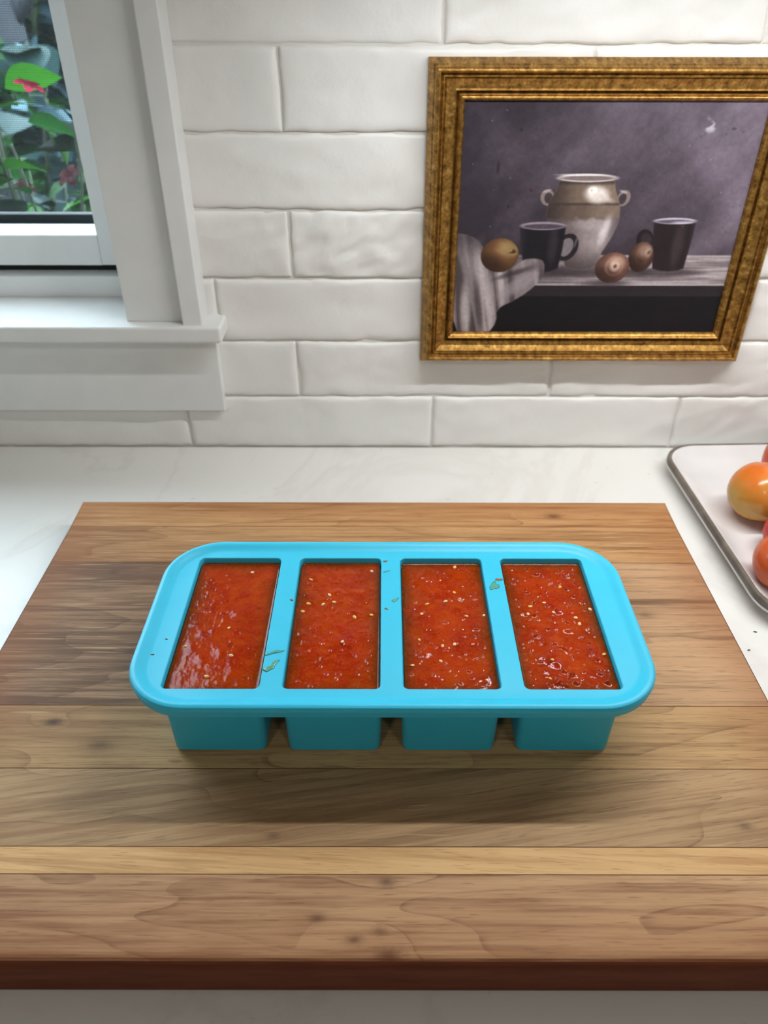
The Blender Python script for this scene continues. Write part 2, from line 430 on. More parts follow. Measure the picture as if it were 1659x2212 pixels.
# ------------------------------------------------------------ counter, upper cabinet and its light
ct = box('countertop', RX0 + 0.002, RX1 - 0.002, 0.045, wy0 - 0.0005, -0.03, 0.0, M['counter'], None, 0.002, 3)
tag(ct, 'white quartz kitchen countertop with faint veins under the cutting board', 'countertop')
cab = empty('upper_cabinet', (0.75, 0.53, 0.476)); tag(cab, 'white upper kitchen cabinet above the framed still life', 'cabinet')
def cbox(name, *b, mat='cabinet_paint', bev=0.001, parent=cab):
    o = box(name, *b, M[mat], None, bev); o.parent = parent; o.matrix_parent_inverse = Matrix.Translation((-0.75, -0.53, -0.476)); return o
cbox('body', -0.09, 1.60, 0.375, WALL - 0.001, 0.476, 1.30)
for k in range(4):
    x0 = -0.088 + k * 0.4225
    d = cbox('door', x0, x0 + 0.4185, 0.355, 0.3745, 0.478, 1.298, bev=0.002)
    kx = x0 + (0.39 if k % 2 == 0 else 0.03)
    kn = box('knob', kx - 0.008, kx + 0.008, 0.333, 0.3548, 0.52, 0.536, M['steel'], None, 0.005); kn.parent = d; kn.matrix_parent_inverse = Matrix.Translation((0, 0, 0))
led = empty('under_cabinet_light', (0.55, 0.4825, 0.476)); tag(led, 'slim white light bar fixed under the upper cabinet', 'light')
LX0, LX1 = 0.0, 0.56
o = box('housing', LX0, LX1, 0.470, 0.495, 0.463, 0.4755, M['paint_trim'], None, 0.001); o.parent = led; o.matrix_parent_inverse = Matrix.Translation((-0.55, -0.4825, -0.476))
o = box('diffuser', LX0 + 0.003, LX1 - 0.003, 0.4735, 0.4915, 0.4605, 0.4628, M['led'], None, 0.0); o.parent = led; o.matrix_parent_inverse = Matrix.Translation((-0.55, -0.4825, -0.476))
area_light('light_bar_glow', ((LX0 + LX1) / 2 - 0.55, 0, 0.459 - 0.476), (0, 0, 0), LX1 - LX0, 0.012, STRIP_POWER, STRIP_COL, led)
# ceiling lights of the room behind the camera
for k, (x, y) in enumerate(((-0.7, -1.4), (0.9, -1.4))):
    cl = empty('ceiling_light', (x, y, RZ1)); tag(cl, ('round white ceiling downlight on the window side of the room', 'round white ceiling downlight on the cabinet side of the room')[k], 'light', 'ceiling downlights')
    bm = bmesh.new(); bmesh.ops.create_cone(bm, cap_ends=True, segments=32, radius1=0.09, radius2=0.08, depth=0.02)
    bmesh.ops.translate(bm, verts=bm.verts, vec=(0, 0, -0.0105)); from_bm('trim_ring', bm, M['ceiling_white'], cl)
    area_light('downlight_glow', (0, 0, -0.03), (0, 0, 0), 0.3, 0.3, CEIL_POWER, CEIL_COL, cl)

# ------------------------------------------------------------ cutting board
ZB = 0.0288
board = empty('cutting_board', (0, 0, 0)); tag(board, 'thick walnut-toned wooden cutting board under the turquoise tray', 'cutting board')
BX0, BX1 = -0.2585, 0.2415
PY = [0.169, 0.213, 0.228, 0.276, 0.3222, 0.464, 0.511, 0.5484]
PW = [  # light, dark, seed, rings, waviness, knots, rotation, line strength
    (L4(212, 168, 124), L4(146, 104, 74), 3.1, 7.0, 0.9, [(0.0016, 0.2091, 0.0035, 0.8), (-0.0318, 0.1911, 0.003, 0.8), (-0.0137, 0.181, 0.003, 0.9), (-0.0017, 0.1849, 0.003, 0.7), (0.0026, 0.1738, 0.005, 1.0)], 0, .6),
    (L4(230, 186, 130), L4(190, 142, 92), 8.2, 3.0, 0.7, [], 3, .35),
    (L4(196, 160, 118), L4(150, 116, 82), 14.7, 9.0, 0.55, [(-0.1662, 0.2519, 0.012, 0.25), (-0.0581, 0.2342, 0.003, 0.5), (0.1927, 0.2401, 0.003, 0.6)], -9, .7),
    (L4(204, 164, 114), L4(146, 110, 74), 21.4, 8.0, 0.6, [(-0.2002, 0.3089, 0.004, 1.0), (-0.167, 0.2919, 0.006, 0.6)], 0, .6),
    (L4(190, 150, 112), L4(104, 75, 54), 29.9, 6.0, 1.0, [(0.185, 0.405, 0.005, 0.5), (-0.205, 0.452, 0.003, 0.6)], 0, .4),
    (L4(196, 150, 102), L4(138, 96, 60), 36.3, 6.0, 0.9, [], 0, .45),
    (L4(202, 156, 106), L4(150, 100, 60), 44.8, 6.0, 0.9, [(0.1418, 0.5264, 0.005, 0.9)], 0, .45),
]
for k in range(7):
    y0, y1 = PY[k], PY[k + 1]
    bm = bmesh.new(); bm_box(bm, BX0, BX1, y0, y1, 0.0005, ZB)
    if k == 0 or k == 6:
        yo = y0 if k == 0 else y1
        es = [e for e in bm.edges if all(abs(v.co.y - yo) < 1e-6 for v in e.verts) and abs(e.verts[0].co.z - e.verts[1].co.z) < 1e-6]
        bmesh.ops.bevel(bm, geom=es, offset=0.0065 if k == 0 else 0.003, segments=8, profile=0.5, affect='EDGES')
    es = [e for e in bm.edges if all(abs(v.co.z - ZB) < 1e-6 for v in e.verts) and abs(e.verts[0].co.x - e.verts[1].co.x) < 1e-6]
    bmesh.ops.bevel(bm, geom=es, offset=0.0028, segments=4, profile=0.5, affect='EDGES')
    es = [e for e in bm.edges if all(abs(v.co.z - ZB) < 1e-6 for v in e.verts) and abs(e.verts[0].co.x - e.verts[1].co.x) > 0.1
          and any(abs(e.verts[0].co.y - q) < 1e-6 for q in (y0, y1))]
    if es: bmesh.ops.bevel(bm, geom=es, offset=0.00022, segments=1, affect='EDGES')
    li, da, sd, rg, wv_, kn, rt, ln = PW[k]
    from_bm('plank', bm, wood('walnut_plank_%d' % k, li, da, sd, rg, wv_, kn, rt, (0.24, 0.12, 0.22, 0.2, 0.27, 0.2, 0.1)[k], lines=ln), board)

# ------------------------------------------------------------ silicone tray
TX, TY = 0.0048, 0.3447
tray = empty('silicone_tray', (TX, TY, ZB)); tag(tray, 'turquoise silicone freezer tray with four sauce-filled compartments on the cutting board', 'tray')
HX, HY, RC = 0.1474, 0.0732, 0.036
ZT = 0.056; ZF = ZT - 0.0026
PITCH = 0.0662; PX = [(-1.5 + k) * PITCH - 0.0003 for k in range(4)]
SHX, SHY = 0.02675, 0.0569           # slot half sizes
def rloop(ins, z): return [(x, y, z) for x, y in rr(HX - ins, HY - ins, RC - ins, 12)]
bm = bmesh.new()
prof = [(0.010, ZT - 0.0085), (0.0016, ZT - 0.0085), (0.0010, ZT - 0.0080), (0.0004, ZT - 0.0045), (0.0, ZT - 0.0030), (0.0002, ZT - 0.0018), (0.0009, ZT - 0.0007), (0.0020, ZT - 0.0001), (0.0032, ZT),
        (0.0044, ZT - 0.0003), (0.0058, ZT - 0.0010), (0.0074, ZT - 0.0019), (0.0088, ZT - 0.0024), (0.0100, ZF)]
rows = loft(bm, [rloop(i, z) for i, z in prof])
inner = rows[-1]; under = rows[0]
def slot_loop(ox, ins, z, hx=SHX, hy=SHY, r=0.0032): return [(ox + x, y, z) for x, y in rr(hx - ins, hy - ins, r - ins * 0.3, 4)]
def ring_edges(vs):
    return [bm.edges.get((vs[i], vs[(i + 1) % len(vs)])) or bm.edges.new((vs[i], vs[(i + 1) % len(vs)])) for i in range(len(vs))]
top_edges = ring_edges(inner); bot_edges = ring_edges(under)
for ox in PX:
    vs = [bm.verts.new(p) for p in slot_loop(ox, -0.0006, ZF)]
    top_edges += ring_edges(vs)
    v2 = [bm.verts.new(p) for p in slot_loop(ox, -0.0002, ZF - 0.0003)]
    v3 = [bm.verts.new(p) for p in slot_loop(ox, 0.0, ZF - 0.0010)]
    for a, b in ((vs, v2), (v2, v3)):
        for i in range(len(a)):
            j = (i + 1) % len(a); bm.faces.new((a[i], b[i], b[j], a[j]))
    vb = [bm.verts.new(p) for p in slot_loop(ox, 0.0, ZT - 0.0085)]
    for i in range(len(v3)):
        j = (i + 1) % len(v3); bm.faces.new((v3[i], vb[i], vb[j], v3[j]))
    bot_edges += ring_edges(vb)
bmesh.ops.triangle_fill(bm, use_beauty=True, use_dissolve=False, edges=top_edges)
bmesh.ops.triangle_fill(bm, use_beauty=True, use_dissolve=False, edges=bot_edges)
o = from_bm('rim', bm, M['silicone'], tray)
o.data.polygons.foreach_set('use_smooth', [True] * len(o.data.polygons)); o.data.set_sharp_from_angle(angle=R(28))
ZI = ZT - 0.0086; BOT = 0.0004; THK = 0.0017
def inner_half(z):
    f = (ZI - z) / (ZI - BOT); return SHX - 0.0006 - 0.0012 * f, SHY - 0.0006 - 0.0012 * f
for ox in PX:
    bm = bmesh.new()
    ihx, ihy = inner_half(BOT + THK)
    loops = []
    def pl_(hx, hy, r, z): return [(x, y, z) for x, y in rr(hx, hy, r, 5)]
    tx, ty = inner_half(ZI)
    loops.append(pl_(ihx - 0.004, ihy - 0.004, 0.002, BOT + THK))
    loops.append(pl_(ihx - 0.0006, ihy - 0.0006, 0.003, BOT + THK + 0.0002))
    loops.append(pl_(ihx, ihy, 0.0032, BOT + THK + 0.001))
    loops.append(pl_(tx, ty, 0.0032, ZI))
    loops.append(pl_(tx + THK, ty + THK, 0.0045, ZI))
    bx, by = ihx + THK, ihy + THK
    loops.append(pl_(bx, by, 0.0042, BOT + 0.0016))
    loops.append(pl_(bx - 0.0003, by - 0.0003, 0.004, BOT + 0.0006))
    loops.append(pl_(bx - 0.0012, by - 0.0012, 0.0036, BOT))
    loft(bm, loops, True, True)
    o = from_bm('pocket', bm, M['silicone'], tray); o.location = (ox, 0, 0)
    o.data.polygons.foreach_set('use_smooth', [True] * len(o.data.polygons)); o.data.set_sharp_from_angle(angle=R(35))

# film and drops of sauce left on the rim
def blob(name, cx, cy, L, W, ang, mat, seed, z=ZF, th=0.0004):
    bm = bmesh.new(); n = 26; c, s = math.cos(R(ang)), math.sin(R(ang)); top = []; bot = []
    rnd = random.Random(seed); ph = [rnd.random() * 6.28 for _ in range(4)]
    def pt(i, k):
        a = 2 * math.pi * i / n
        r = 1 + 0.28 * math.sin(2 * a + ph[0]) + 0.2 * math.sin(3 * a + ph[1]) + 0.12 * math.sin(5 * a + ph[2])
        x, y = L * r * math.cos(a) * k, W * r * math.sin(a) * k
        return (x * c - y * s, x * s + y * c)
    l0 = [(*pt(i, 1.0), 0.00003) for i in range(n)]; l1 = [(*pt(i, 0.8), th * 0.7) for i in range(n)]; l2 = [(*pt(i, 0.4), th) for i in range(n)]
    loft(bm, [l0, l1, l2], True, True)
    o = from_bm(name, bm, M[mat], tray, True); o.location = (cx - TX, cy - TY, z)
    return o
for i, (x, y, L, W, a, mt) in enumerate((( -0.0625, 0.3150, 0.0042, 0.0016, 18, 'film'), (-0.0632, 0.3040, 0.0046, 0.0024, 52, 'film'), (-0.0573, 0.3600, 0.0011, 0.0009, 0, 'drop'),
        (0.0700, 0.3735, 0.0050, 0.0022, 50, 'film'), (0.0738, 0.3798, 0.0020, 0.0015, 10, 'drop'), (0.0010, 0.3985, 0.0012, 0.0010, 10, 'drop'), (0.0016, 0.3880, 0.0022, 0.0005, 30, 'film'),
        (0.0070, 0.3600, 0.0026, 0.0012, 60, 'film'), (0.0014, 0.3520, 0.0010, 0.0008, 0, 'drop'), (-0.1270, 0.3255, 0.0008, 0.0006, 0, 'drop'), (-0.1319, 0.3130, 0.0009, 0.0006, 0, 'drop'))):
    o = blob('sauce_smear', x, y, L, W, a, mt, i + 3)

# ------------------------------------------------------------ tomato sauce, one portion in each compartment
ZS = ZF - 0.0042
SEEDS = [[(-0.088, 0.3162), (-0.0864, 0.3916), (-0.1158, 0.3236), (-0.0992, 0.3001), (-0.0932, 0.3392)],
         [(-0.0344, 0.3688), (-0.047, 0.3609), (-0.038, 0.3605), (-0.0179, 0.3487), (-0.0077, 0.3508), (-0.0243, 0.3264), (-0.0474, 0.3842), (-0.008, 0.3928), (-0.0501, 0.3536), (-0.031, 0.362)],
         [(0.0448, 0.3717), (0.0386, 0.3633), (0.0233, 0.3513), (0.0508, 0.3497), (0.0614, 0.3506), (0.0211, 0.3296), (0.0345, 0.3243), (0.0416, 0.3255), (0.0164, 0.3088), (0.0327, 0.3124), (0.047, 0.3973), (0.027, 0.361)],
         [(0.1132, 0.3777), (0.1004, 0.3621), (0.0886, 0.3515), (0.0912, 0.3587), (0.1285, 0.3562), (0.1046, 0.3532), (0.1174, 0.3486), (0.1275, 0.3178), (0.0965, 0.3122), (0.093, 0.2988), (0.1185, 0.343)]]
bm = bmesh.new(); bmesh.ops.create_uvsphere(bm, u_segments=10, v_segments=6, radius=1.0)
for v in bm.verts:
    tp = 1 - 0.35 * max(0, v.co.x); v.co = Vector((v.co.x * 0.0015, v.co.y * 0.0011 * tp, v.co.z * 0.0006))
seed_me = bpy.data.meshes.new('seed'); bm.to_mesh(seed_me); bm.free()
seed_me.polygons.foreach_set('use_smooth', [True] * len(seed_me.polygons)); seed_me.materials.append(M['seed'])
seed_me2 = seed_me.copy(); seed_me2.materials.clear(); seed_me2.materials.append(M['seed_pale'])
POS = ['leftmost compartment of the turquoise tray', 'second compartment from the left of turquoise tray', 'third compartment from the left of turquoise tray', 'rightmost compartment of the turquoise tray']
LOOK = ['smooth orange-red tomato sauce with few seeds in the ', 'seedy tomato sauce with pink pulp in the ', 'tomato sauce with many seeds in the ', 'glossy chunky tomato sauce with bright glints in the ']
for k, ox in enumerate(PX):
    rnd = random.Random(50 + k)
    hx, hy = inner_half(ZS); hx -= 0.00015; hy -= 0.00015
    nx, ny = 96, 200
    U, V = np.meshgrid(np.linspace(-hx, hx, nx), np.linspace(-hy, hy, ny))
    r = 0.0031
    dx = np.clip(np.abs(U) - (hx - r), 0, None); dy = np.clip(np.abs(V) - (hy - r), 0, None)
    m = np.where((dx > 0) & (dy > 0), np.maximum(dx, dy) / np.maximum(np.hypot(dx, dy), 1e-9), 1)
    Xg = np.where((dx > 0) & (dy > 0), np.sign(U) * (hx - r + dx * m), U); Yg = np.where((dx > 0) & (dy > 0), np.sign(V) * (hy - r + dy * m), V)
    d = np.minimum(hx - np.abs(U), hy - np.abs(V))
    amp = (0.4, 0.8, 0.9, 1.3)[k]
    low = fbm(U * 120 + k * 9, V * 90, 31 + k, 3); mid = fbm(U * 420 + k * 9, V * 330, 41 + k, 3); fine = fbm(U * 1100, V * 900, 61 + k, 2)
    inn = sst(0.0008, 0.006, d)
    bumps = sst(0.60, 0.85, mid)
    H = inn * amp * (0.0009 * (low - 0.5) + (0.0003, 0.0005, 0.0006, 0.0009)[k] * bumps + 0.0004 * (mid - 0.5) + 0.00012 * (fine - 0.5))
    lump = np.zeros_like(U)
    for q in range((7, 8, 10, 18)[k]):
        cx, cy = rnd.uniform(-hx * .85, hx * .85), rnd.uniform(-hy * .9, hy * .75 if k != 3 else hy * 0.3); rr_ = rnd.uniform(0.0020, 0.0042); st = rnd.uniform(0.6, 1.6)
        g = np.exp(-(((U - cx) / (rr_ * st)) ** 2 + ((V - cy) / rr_) ** 2)); H = H + g * rnd.uniform(0.0004, 0.0011) * inn * (0.4, 0.7, 0.9, 1.0)[k]; lump = np.maximum(lump, g * rnd.uniform(0.3, 1.0))
    H = H + 0.0007 * np.exp(-d / 0.0007)          # meniscus
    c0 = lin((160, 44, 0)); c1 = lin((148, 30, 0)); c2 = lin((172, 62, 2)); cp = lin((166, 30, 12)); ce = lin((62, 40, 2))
    C = c0 + (c1 - c0) * sst(0.3, 0.8, low)[..., None]
    C = C + (c2 - C) * (0.6 * sst(0.42, 0.80, fbm(U * 160 + 3, V * 210, 71 + k, 3)))[..., None]
    C = C + (cp - C) * (0.25 * lump + 0.08 * bumps * inn)[..., None].clip(0, 0.6)
    C = C * (0.88 + 0.24 * fbm(U * 350, V * 1000, 65 + k, 3)[..., None])
    if k == 1:
        C = C + (cp - C) * (0.5 * np.exp(-((V + 0.004 + 0.1 * U) / 0.012) ** 2) * sst(0.35, 0.7, mid))[..., None]
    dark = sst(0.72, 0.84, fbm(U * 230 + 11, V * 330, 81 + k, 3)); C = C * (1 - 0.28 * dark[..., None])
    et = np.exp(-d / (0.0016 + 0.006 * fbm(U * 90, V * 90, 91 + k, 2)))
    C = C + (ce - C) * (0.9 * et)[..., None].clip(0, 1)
    me = bpy.data.meshes.new('tomato_sauce')
    co = np.stack([Xg, Yg, H], -1).reshape(-1, 3); ii = np.arange(nx * ny).reshape(ny, nx)
    f = np.stack([ii[:-1, :-1], ii[:-1, 1:], ii[1:, 1:], ii[1:, :-1]], -1).reshape(-1, 4).tolist()
    ring = list(ii[0, :]) + list(ii[1:, -1]) + list(ii[-1, -2::-1]) + list(ii[-2:0:-1, 0])
    base = len(co); bzz = BOT + THK + 0.0004 - ZS; bhx, bhy = inner_half(BOT + THK); kx, ky = (bhx - 0.001) / hx, (bhy - 0.001) / hy
    low_ring = np.array([(co[i][0] * kx, co[i][1] * ky, bzz) for i in ring]); co = np.vstack([co, low_ring]); n = len(ring)
    for i in range(n):
        j = (i + 1) % n; f.append([int(ring[j]), int(ring[i]), base + i, base + j])
    f.append([base + i for i in range(n - 1, -1, -1)])
    me.from_pydata(co.tolist(), [], f)
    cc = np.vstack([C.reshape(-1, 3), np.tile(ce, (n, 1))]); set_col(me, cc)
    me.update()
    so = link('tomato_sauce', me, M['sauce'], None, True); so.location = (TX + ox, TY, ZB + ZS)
    tag(so, LOOK[k] + POS[k], 'sauce', 'sauce portions in the tray')
    for (sx, sy) in SEEDS[k]:
        lx, ly = min(hx - .002, max(-hx + .002, sx - TX - ox)), min(hy - .002, max(-hy + .002, sy - TY))
        iu, iv = int((lx + hx) / (2 * hx) * (nx - 1)), int((ly + hy) / (2 * hy) * (ny - 1))
        s = bpy.data.objects.new('seed', seed_me if rnd.random() < .55 else seed_me2); COL.objects.link(s); s.parent = so
        s.location = (lx, ly, float(H[iv, iu]) + 0.0002); s.rotation_euler = (rnd.uniform(-.3, .3), rnd.uniform(-.3, .3), rnd.uniform(0, 6.28))
        q = rnd.uniform(0.8, 1.15); s.scale = (q, q, q)

# ------------------------------------------------------------ framed still life
fr = empty('picture_frame', (0.184, WALL, 0.098)); tag(fr, 'framed dark still life of jar, mugs and apples in a gold wooden frame', 'picture')
FX0, FX1, FZ0, FZ1 = 0.0340, 0.3355, 0.0985, 0.3490
FP = [(0.0, 0.0004), (0.0, 0.0045), (0.0018, 0.0085), (0.0036, 0.0130), (0.0046, 0.0138), (0.0056, 0.0166), (0.0068, 0.0180), (0.0080, 0.0182), (0.0090, 0.0176), (0.0098, 0.0150), (0.0106, 0.0138), (0.0114, 0.0148), (0.0124, 0.0148), (0.0132, 0.0126),
      (0.0140, 0.0134), (0.0160, 0.0122), (0.0185, 0.0106), (0.0208, 0.0100), (0.0220, 0.0102), (0.0226, 0.0060), (0.0237, 0.0056), (0.0243, 0.0094), (0.0254, 0.0104), (0.0263, 0.0094), (0.0270, 0.0096), (0.0284, 0.0086), (0.0296, 0.0066), (0.0296, 0.0004)]
def frpt(cx, cz, s, d):
    return ((FX0 + s) if cx == 0 else (FX1 - s), -d, (FZ0 + s) if cz == 0 else (FZ1 - s))
FCX, FCZ = 0.184, 0.098
for (ca_, cb_) in (((0, 0), (1, 0)), ((1, 0), (1, 1)), ((1, 1), (0, 1)), ((0, 1), (0, 0))):
    bm = bmesh.new()
    la = [frpt(*ca_, s, d) for s, d in FP]; lb = [frpt(*cb_, s, d) for s, d in FP]
    loft(bm, [[(p[0] - FCX, p[1], p[2] - FCZ) for p in l] for l in (la, lb)], True, True)
    o = from_bm('frame_rail', bm, M['gold'], fr)
PW_, PH_ = 0.2430, 0.1920          # picture size in metres (edges tucked under the frame lip)
nx, ny = 520, 412
pu, pv = np.meshgrid(np.linspace(0, PW_ * 1000, nx) - 0.4, np.linspace(0, PH_ * 1000, ny) - 0.8)    # millimetres from the top-left of the print
def ell(cx, cy, rx, ry, soft=1.0, ang=0):
    c, s = math.cos(R(ang)), math.sin(R(ang)); x, y = pu - cx, pv - cy
    xx, yy_ = x * c + y * s, -x * s + y * c
    q = np.sqrt((xx / rx) ** 2 + (yy_ / ry) ** 2); return sst(1 + soft / min(rx, ry) * 0.5, 1 - soft / min(rx, ry) * 0.5, q)
def poly(pts, soft=0.8):
    P = np.array(pts, float); inside = np.zeros(pu.shape, bool); dist = np.full(pu.shape, 1e9)
    for i in range(len(P)):
        (x1, y1), (x2, y2) = P[i], P[(i + 1) % len(P)]
        cond = ((y1 > pv) != (y2 > pv)); xi = (x2 - x1) * (pv - y1) / ((y2 - y1) if y2 != y1 else 1e-9) + x1
        inside ^= cond & (pu < xi)
        ex, ey = x2 - x1, y2 - y1; tt = np.clip(((pu - x1) * ex + (pv - y1) * ey) / (ex * ex + ey * ey + 1e-9), 0, 1)
        dist = np.minimum(dist, np.hypot(pu - x1 - tt * ex, pv - y1 - tt * ey))
    sd = np.where(inside, dist, -dist); return sst(-soft, soft, sd)
def smoothpoly(pts, it=2):
    P = [np.array(p, float) for p in pts]
    for _ in range(it):
        Q = []
        for i in range(len(P)):
            a, b = P[i], P[(i + 1) % len(P)]; Q += [a * .75 + b * .25, a * .25 + b * .75]
        P = Q
    return P
img = np.zeros((ny, nx, 3))
def paint(mask, col, a=1.0):
    global img
    c = np.asarray(col, float); img = img + (c - img) * (mask * a)[..., None]
n1 = fbm(pu / 40, pv / 40, 5, 4); n2 = fbm((pu + pv) / 22, (pu - pv) / 60, 6, 4); n3 = fbm(pu / 5, pv / 5, 7, 3)
g = np.clip(0.10 + 0.75 * pu / 242 - 0.35 * (pv / 190) + 0.55 * (n1 - 0.5) + 0.35 * (n2 - 0.5) + 0.12 * (n3 - .5), 0, 1)
img = np.array((50, 43, 50.)) + (np.array((134, 120, 134.)) - np.array((50, 43, 50.))) * g[..., None]
paint(sst(40, 0, pu) * sst(140, 60, pv), (58, 52, 66), 0.3)
paint(sst(105, 150, pv) * 0.75 + 0.0 * pu, (40, 34, 40)); 
paint(ell(150, 90, 60, 45, 60), (44, 36, 42), 0.35)
# table
wgr = fbm(pu / 30, pv / 1.3, 12, 3)
tb = sst(119.3, 120.3, pv)
paint(tb, (150, 138, 140)); paint(tb * sst(0.45, 0.7, wgr), (112, 100, 104), 0.7); paint(tb * sst(0.5, 0.3, wgr), (186, 174, 176), 0.6)
paint(tb * sst(150, 60, pu), (70, 60, 64), 0.55)
edge = sst(146.6, 147.4, pv); paint(edge, (40, 34, 38)); paint(sst(156.2, 157.2, pv), (22, 20, 25)); paint(sst(150, 156.5, pv) * sst(157, 156.5, pv), (48, 40, 44), 0.3)
paint(sst(144.6, 145.6, pv) * sst(147.2, 146.6, pv), (196, 184, 184), 0.6)
# soft shadows of the things on the table
for e in ((112, 134, 34, 5), (80, 136, 30, 4), (186, 135, 30, 4), (136, 145, 20, 3.2), (158, 136, 16, 4)): paint(ell(*e, 4), (62, 52, 56), 0.75)
# jar handles
for hxh, hyh, rx, ry, an in ((74.5, 71.8, 5.8, 6.6, -15), (139.0, 72.3, 5.4, 6.6, 15)):
    paint(ell(hxh, hyh, rx, ry, 0.8, an), (128, 112, 108)); paint(ell(hxh + (1.0 if hxh < 100 else -1.0), hyh + .6, rx - 2.2, ry - 2.2, 0.8, an), (62, 54, 60))
    paint(ell(hxh - 1, hyh - ry + 1.5, rx * .6, 1.0, 0.8, an), (188, 174, 170), .7)
# jar
jarp = smoothpoly([(83.9, 58), (83.0, 61), (80.6, 67.8), (75.9, 77.1), (75.2, 86.6), (78.5, 95), (84.0, 104), (90.5, 113), (95.2, 121), (96.8, 131.0), (111.5, 133.4), (126.4, 130.5), (126.2, 119.7), (131.5, 110), (135.8, 100), (138.2, 88.5), (136.6, 77.0), (131.4, 67.7), (129.4, 61), (129.1, 58)])
jm = poly(jarp); s = (pu - 75) / 63.0
paint(jm, (128, 115, 114))
paint(jm * sst(0.40, 0.80, s + .12 * (n3 - .5)), (166, 153, 153), .75); paint(jm * sst(0.62, 0.0, s + .1 * (n3 - .5)), (62, 53, 54), .9); paint(jm * sst(0.80, 1.02, s), (84, 72, 74), .85)
gl = jm * sst(90.5, 87.5, pv + 3.5 * (fbm(pu / 6, pv * 0, 14, 2) - .5) * 2)
paint(gl, (96, 80, 70)); paint(gl * sst(0.4, 0.0, s), (48, 40, 38), .85); paint(gl * sst(0.45, 0.75, s), (140, 122, 108), .55)
up = jm * sst(78, 76, pv); paint(up, (128, 108, 94), .55); paint(up * sst(.45, .05, s), (58, 48, 44), .8)
paint(jm * sst(75.6, 76.6, pv) * sst(79, 77.4, pv), (52, 42, 40), .6)
paint(ell(116, 69.5, 10, 6.5, 6, 12) * jm, (232, 220, 214), .9); paint(ell(112, 66, 4, 3, 3), (246, 238, 234), .8); paint(ell(125, 73, 6, 2, 3, 20) * jm, (206, 192, 186), .7)
paint(ell(127, 99, 3.2, 11, 5, 12) * jm, (222, 211, 213), .75); paint(ell(112, 94, 14, 4, 4) * jm, (176, 163, 162), .4); paint(ell(98, 108, 5, 14, 6, -20) * jm, (110, 98, 98), .6)
paint(jm * sst(108, 134, pv), (62, 53, 55), .75)
paint(jm * sst(63, 59, pv), (46, 38, 36), .8)
paint(ell(106.2, 56.4, 25.2, 3.3, .9), (204, 192, 190)); paint(ell(106.2, 56.6, 22.6, 2.0, .9), (120, 106, 104)); paint(ell(100, 54.0, 18, .8, .8), (240, 232, 230), .7)
# left mug
paint(ell(96.5, 113.2, 9.6, 12, .9, 20), (34, 29, 34)); paint(ell(95.8, 113.2, 5.8, 8.2, .9, 20), (118, 108, 112)); paint(ell(103.8, 108.5, 1.0, 5, 1.0, 12), (120, 112, 122), .6)
mg = poly([(54.0, 95.1), (56.0, 112), (58.8, 124), (62.8, 133.2), (73, 135.2), (84, 134.5), (90.8, 131.5), (92.8, 115), (93.4, 95)])
paint(mg, (28, 25, 30)); paint(mg * sst(62, 54, pu), (52, 47, 56), .6); paint(mg * ell(84, 112, 4, 16, 5), (52, 47, 54), .7)
paint(ell(73.7, 95.1, 19.8, 3.4, .8), (146, 132, 144)); paint(ell(73.9, 95.6, 17.4, 2.1, .8), (76, 66, 74))
# right mug
paint(ell(163.5, 107, 7.4, 9.4, .9, -18), (34, 27, 30)); paint(ell(164.8, 107, 4.6, 6.4, .9, -18), (52, 43, 48))
mg = poly([(168.5, 90.9), (171.0, 110), (174.9, 131.7), (182, 133.6), (189.9, 134.0), (198, 133.2), (202.6, 131.5), (204.0, 110), (204.5, 90.8)])
paint(mg, (38, 29, 32)); paint(mg * ell(193, 112, 5, 18, 6), (66, 54, 56), .7); paint(mg * sst(200, 205, pu), (60, 50, 54), .5)
paint(ell(186.4, 90.8, 18.2, 2.6, .8), (188, 178, 194)); paint(ell(186.0, 91.3, 15.8, 1.5, .8), (92, 82, 94)); paint(ell(193, 92.2, 9, 1.1, 1.0), (226, 220, 232), .6)
# cloth
cl = poly(smoothpoly([(-3, 101.5), (10.7, 103.0), (20.3, 108.9), (27, 119.9), (26.8, 132.0), (37.4, 135.7), (48.5, 133.8), (58.8, 124.0), (69.9, 122.6), (78.6, 125.3), (79.2, 137.6), (72.7, 147.6), (58.6, 158.9), (39.2, 168.8), (40.9, 180.9), (33, 193), (-3, 194)], 1))
fo = fbm((pu - pv * .18) / 7.5, pv / 70, 22, 2); paint(cl, (128, 116, 118)); paint(cl * sst(.5, .8, fo), (182, 170, 170), .9); paint(cl * sst(.48, .25, fo), (68, 58, 60), .85)
paint(cl * sst(128, 104, pv), (52, 44, 50), .6)
paint(cl * ell(33, 160, 4.5, 26, 5, -8), (186, 174, 174), .7); paint(cl * ell(11, 172, 4.5, 24, 5, -4), (196, 184, 184), .75); paint(cl * ell(23, 168, 3.0, 24, 4, -10), (60, 50, 52), .75)
paint(cl * ell(58, 146, 18, 6, 6, -34), (150, 138, 142), .7); paint(cl * ell(70, 130, 7, 4, 4, -25), (108, 96, 104), .7); paint(cl * ell(52, 136, 16, 2.2, 3, -18), (54, 46, 52), .7)
